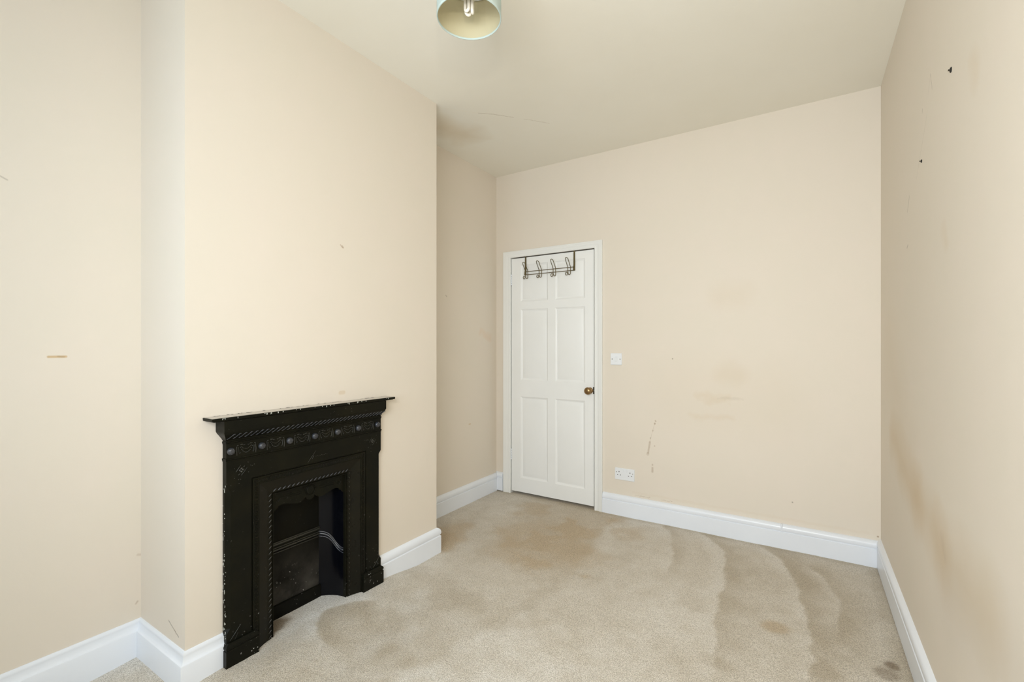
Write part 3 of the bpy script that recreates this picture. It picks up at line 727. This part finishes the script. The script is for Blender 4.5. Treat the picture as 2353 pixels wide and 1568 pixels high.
# top edge must reach the frieze: clip only
MB().strips(rows).build('surround', M_IRON, fp)
def uf(name, rows, mat=M_IRON, parent=fp, zb_=.024, **kw):
    """mitred three sided frame: rows of (y0, y1, ztop, x)"""
    return MB().strips([[(x, a, zb_), (x, a, zt), (x, b, zt), (x, b, zb_)] for a, b, zt, x in rows]).build(name, mat, parent, **kw)
IY0, IY1, IZ = 1.070, 1.4475, .632
XI = -1.866
uf('insert_frame', [(GY0, GY1, GZ, XS-.006), (GY0+.003, GY1-.003, GZ-.003, XS-.006), (GY0+.004, GY1-.004, GZ-.004, XS+.0008), (GY0+.008, GY1-.008, GZ-.008, XS+.0015), (GY0+.010, GY1-.010, GZ-.010, XS-.001),
                    (GY0+.026, GY1-.026, GZ-.026, XS-.001), (GY0+.028, GY1-.028, GZ-.028, XS+.001), (GY0+.030, GY1-.030, GZ-.030, XS+.0005), (GY0+.031, GY1-.031, GZ-.031, XS-.003)])
uf('splay', [(GY0+.031, GY1-.031, GZ-.031, XS-.003), (GY0+.070, GY1-.070, IZ+.020, XI+.006), (IY0+.001, IY1-.001, IZ+.003, XI+.002), (IY0+.003, IY1-.003, IZ+.001, XI-.004)], mat=M_SPLAY)
uf('opening_bead', [(IY0+.003, IY1-.003, IZ+.001, XI-.004), (IY0+.006, IY1-.006, IZ-.003, XI-.005), (IY0+.0075, IY1-.0075, IZ-.0045, XI+.001), (IY0+.010, IY1-.010, IZ-.007, XI+.0005), (IY0+.011, IY1-.011, IZ-.008, XI-.016)])
# fine beading on the flat band: hundreds of little ridges, one object
m = MB(); xx = XS-.001
def ridge(y, z, dy, dz):
    m.add([(xx, y-dy, z-dz), (xx, y+dy, z-dz), (xx, y+dy, z+dz), (xx, y-dy, z+dz), (xx+.0016, y-dy*.7, z-dz*.3), (xx+.0016, y+dy*.7, z-dz*.3), (xx+.0016, y+dy*.7, z+dz*.3), (xx+.0016, y-dy*.7, z+dz*.3)],
          [(4, 5, 6, 7), (0, 1, 5, 4), (1, 2, 6, 5), (2, 3, 7, 6), (3, 0, 4, 7)])
z = .11
while z < GZ-.012:
    ridge(GY0+.018, z, .0062, .0019); ridge(GY1-.018, z, .0062, .0019); z += .0056
y = GY0+.018
while y < GY1-.016:
    m.add([(xx, y-.0019, GZ-.0242), (xx, y+.0019, GZ-.0242), (xx, y+.0019, GZ-.0118), (xx, y-.0019, GZ-.0118), (xx+.0016, y, GZ-.022), (xx+.0016, y, GZ-.014)], [(0, 1, 4), (2, 3, 5), (0, 4, 5, 3), (1, 2, 5, 4)]); y += .0056
m.build('fine_beading', M_IRON, fp, kind='stuff')
# rope twists round the opening
def rope(name, cy, cz_, dy, dz, length, mat):
    m = MB(); a = Vector((XI+.0045, cy-dy*length, cz_-dz*length)); b = Vector((XI+.0065, cy+dy*length, cz_+dz*length))
    m.tube([a, a.lerp(b, .3), a.lerp(b, .7), b], [.0010, .0024, .0024, .0010], 6); return m.build(name, mat, fp, smooth=70)
nT = 18; yT0, yT1 = IY0+.013, IY1-.008; zT = IZ+.012
t0 = rope('rope_twist', yT0, zT, .75, .66, .0082, M_IRONHI)
for i in range(1, nT): dup(t0, (0, (yT1-yT0)*i/(nT-1), 0))
nL = 28; zL1, zL0 = IZ-.004, .042
tl = rope('rope_twist', IY0-.006, zL1, .70, .70, .0080, M_IRONGLOSS)
for i in range(1, nL): dup(tl, (0, 0, -(zL1-zL0)*i/(nL-1)))
tr_ = rope('rope_twist', IY1+.006, zL1, -.45, .8, .0070, M_IRONGLOSS)
for i in range(1, nL): dup(tr_, (0, 0, -(zL1-zL0)*i/(nL-1)))

# canopy: scalloped plate across the top of the opening
XC = XI-.014; cy0, cy1, czt = IY0+.009, IY1-.009, IZ-.006; cc = (cy0+cy1)/2
prof = [(-.178, .534), (-.172, .536), (-.166, .545), (-.156, .550), (-.148, .561), (-.133, .565), (-.112, .562), (-.085, .553), (-.062, .5475), (-.046, .548), (-.034, .554), (-.026, .562), (-.0215, .564), (-.018, .556), (-.010, .550), (0, .548)]
full = prof+[(-a, b) for a, b in prof[-2::-1]]
m = MB(); n_ = len(full); top = [(XC, cc+a, czt) for a, b in full]; bot = [(XC, cc+a, b+.004) for a, b in full]; topb = [(XC-.006, cc+a, czt) for a, b in full]; botb = [(XC-.006, cc+a, b+.004) for a, b in full]
vs = top+bot+topb+botb; fs = []
for i in range(n_-1):
    fs += [(i, i+1, n_+i+1, n_+i), (2*n_+i, 3*n_+i, 3*n_+i+1, 2*n_+i+1), (n_+i, n_+i+1, 3*n_+i+1, 3*n_+i), (i, 2*n_+i, 2*n_+i+1, i+1)]
fs += [(0, n_, 3*n_, 2*n_), (n_-1, 2*n_+n_-1, 3*n_+n_-1, 2*n_-1)]
cn = m.add(vs, fs).build('canopy', M_IRON, fp)
m = MB(); m.ball((XC+.001, cc, .596), .0035, .018, .018, 18, 10)
m.tube([(XC+.002, cc+.0235*math.cos(t), .596+.0235*math.sin(t)) for t in [2*PI*k/24 for k in range(24)]], .0013, 6, True)
for s_ in (-1, 1):
    for d_ in (0, .006): m.tube([(XC+.001, cc+s_*(.028+d_)-.003, .602-s_*.008), (XC+.0022, cc+s_*(.028+d_)+.001, .608-s_*.008)], .0015, 6)
m.build('rosette', M_IRON, cn, smooth=60)
m = MB()
for s_ in (-1, 1):
    for k in range(13): m.ball((XC+.0005, cc+s_*(.050+k*.0068), .606), .0016, .0024, .0020, 6, 4)
    m.tube([(XC+.0008, cc+s_*.045, .5985), (XC+.0008, cc+s_*.138, .5985)], .0011, 6)
    m.tube([(XC+.0008, cc+s_*.045, .5905), (XC+.0008, cc+s_*.120, .5890)], .0010, 6)
    m.tube([(XC+.001, cc+s_*.146-.004, .584), (XC+.002, cc+s_*.146+.005, .598)], .0015, 6); m.tube([(XC+.001, cc+s_*.156-.004, .580), (XC+.002, cc+s_*.156+.005, .594)], .0013, 6)
    for k in range(4): m.ball((XC+.0005, cc+s_*(.158+.003*(k % 2)), .604+.004*k-.008), .0014, .002, .002, 6, 4)
m.build('relief', M_IRON, cn, smooth=60, kind='stuff')

# lozenge and sprig ornaments on the plate
def lozenge(yc_, zc_, s_):
    m = MB(); r = .0012
    for a, b in (((-.022, -.003), (-.004, .020)), ((-.002, -.020), (.020, .006)), ((-.013, -.017), (-.006, -.011)), ((.006, .010), (.011, .015))):
        m.tube([(XS+.0006, yc_+a[0], zc_+a[1]), (XS+.0016, yc_+(a[0]+b[0])/2, zc_+(a[1]+b[1])/2), (XS+.0006, yc_+b[0], zc_+b[1])], [r*.7, r*1.1, r*.7], 6)
    for a in ((-.027, .011), (.024, .026), (-.027, -.026), (.026, -.013), (.034, .012), (.040, .009), (.048, .013), (-.012, -.034), (-.004, -.035), (-.010, -.050)):
        m.ball((XS, yc_+a[0]*s_ if abs(a[0]) > .03 else yc_+a[0], zc_+a[1]), .0012, .0018, .0018, 6, 4)
    for k in range(4):
        t = PI/2*k; m.ball((XS, yc_+.006*math.cos(t), zc_+.006*math.sin(t)), .0018, .0042, .0042, 8, 5)
    return m
lozenge(.941, .762, 1).build('lozenge', M_IRONGLOSS, fp, smooth=70)
lozenge(1.580, .762, -1).build('lozenge', M_IRONGLOSS, fp, smooth=70)
m = MB(); m.tube([(XS+.0005, 1.222, .731), (XS+.0018, 1.241, .754), (XS+.0005, 1.262, .776)], [.0008, .0014, .0008], 6)
m.tube([(XS+.0005, 1.243, .742), (XS+.0012, 1.251, .756)], .0010, 6)
for k in range(9): m.ball((XS, 1.262+.007*k, .751+.002*math.sin(k*2)), .0010, .0024, .0015, 6, 4)
m.build('sprig', M_IRONGLOSS, fp, smooth=70, kind='stuff')
for s_, yb_ in ((1, .915), (-1, 1.603)):
    m = MB(); m.tube([(XS+.0005, yb_-.018, .122), (XS+.0014, yb_, .142), (XS+.0005, yb_+.019, .163)], [.0008, .0013, .0008], 6)
    m.tube([(XS+.0005, yb_+.000, .118), (XS+.0012, yb_+.012, .140)], [.0006, .0010], 6)
    for a, b in ((.062*s_, .137), (.020, .165), (.036*s_, .130), (.028*s_, .122), (.058*s_, .180)): m.ball((XS, yb_+a, b), .0016, .0030, .0028, 6, 4)
    m.build('sprig', M_IRONGLOSS, fp, smooth=70, kind='stuff')
# plinth blocks
for a, b in ((.8765, 1.000), (1.5125, 1.6385)):
    L = [(.020, 0, 0), (.092, 0, 0), (.0945, .003, .003), (.0970, .003, .003), (.0995, 0, 0), (.106, .0, .0), (.113, .004, .003), (.117, .010, .007), (.1185, .0105, .0072)]
    MB().levels([[(XW, a+s_, z), (-1.826-s2, a+s_, z), (-1.826-s2, b-s_, z), (XW, b-s_, z)] for z, s_, s2 in L]).build('plinth', M_IRONLOW, fp, smooth=35)

# firebox: flat back, curved cheeks, moulding that runs along back and down the cheeks, front bar
XK = -1.985; ky0, ky1 = 1.142, 1.375
kc = (IY0+IY1)/2; ky0 = 2*kc-ky1
MB().levels([[(XK, ky0, z), (XK, ky1, z), (XK-.01, ky1, z), (XK-.01, ky0, z)] for z in (.088, .335)]).build('fire_back', M_IRONDUST, fp, label='dusty lower fireback')
MB().levels([[(XK, ky0, z), (XK, ky1, z), (XK-.01, ky1, z), (XK-.01, ky0, z)] for z in (.335, .66)]).build('fire_back', M_IRONDK, fp)
def cheek_xy(t, s_, z):
    """t 0 at the back corner .. 1 at the front edge; hollow curve"""
    bx, by = XK, ky1-kc; fx, fy = XI-.012, (IY1-.010)-kc
    return (bx+(fx-bx)*t, kc+s_*(by+(fy-by)*t+.014*math.sin(PI*t)))
for s_ in (-1, 1):
    ck = MB(); nt = 14
    for lo in (0,):
        ck.strips([[(*cheek_xy(i/nt, s_, z), z) for i in range(nt+1)] for z in (.024, .095, .10, .2, .3, .4, .5, .66)])
        ck.strips([[(cheek_xy(i/nt, s_, z)[0]-.0, cheek_xy(i/nt, s_, z)[1]+s_*.008, z) for i in range(nt+1)] for z in (.024, .66)])
    co = ck.build('cheek', M_CHEEK, fp, smooth=60)
    # S shaped moulding in three ridges
    for dz, r, mt in ((.010, .0028, M_IRONHI), (0, .0048, M_IRONHI), (-.0125, .0026, M_IRONHI)):
        pts = []
        for i in range(21):
            t = i/20; z = .337-.080*(t**1.0*.15+.85*(1/(1+math.exp(-(t-.52)*8.5))-.012)/.97)+dz
            x, y = cheek_xy(t*.985, s_, z); pts.append((x, y-s_*.003, z))
        MB().tube(pts, [r*(.6 if i in (0, 20) else 1) for i in range(21)], 8).build('cheek_moulding', mt, co, smooth=70)
for z, r, d in ((.369, .0030, .004), (.360, .0060, .001), (.345, .0026, .004), (.336, .0045, .004), (.3235, .0024, .004)):
    MB().tube([(XK+d, ky0-.002, z), (XK+d, ky1+.002, z)], r, 8).build('back_moulding', M_IRONGLOSS, fp, smooth=70)
slab([(.335, ky0, ky1, XK+.002), (.372, ky0, ky1, XK+.002)], 'back_ledge', xb=XK-.004)
# toe bar under the fireback
slab([(.020, ky0-.01, ky1+.004, XK+.010), (.088, ky0-.01, ky1+.004, XK+.010), (.0905, ky0-.01, ky1+.004, XK+.006)], 'ash_lip', mat=M_IRONDK, xb=XK-.006)
MB().box(-2.10, XI-.016, IY0-.01, IY1+.01, .655, .66).build('throat_plate', M_IRONDK, fp)
MB().levels([[(XI-.016, IY0+.0105, z), (XI-.016, IY0+.0105+w, z), (XI-.030, IY0+.0105+w, z), (XI-.030, IY0+.0105, z)] for z, w in ((.083, .004), (.088, .0085), (.150, .0085), (.175, .001))]).build('cheek_foot', M_IRON, fp)
m = MB()
for k in range(70):
    z = .10+.62*random.random()**1.2; x = XS-.004-.022*random.random(); h = .002+.010*random.random()**3
    m.box(x, x+.001+.002*random.random(), OY0-.0007, OY0+.0002, z, z+h)
for k in range(26):
    y = .84+.83*random.random(); m.box(-1.8003, -1.7985, y, y+.001+.003*random.random(), .970+.006*random.random(), .9775)
m.build('paint_chips', simple('chipped_cream_paint', srgb(196, 198, 188), .7), fp, kind='stuff')
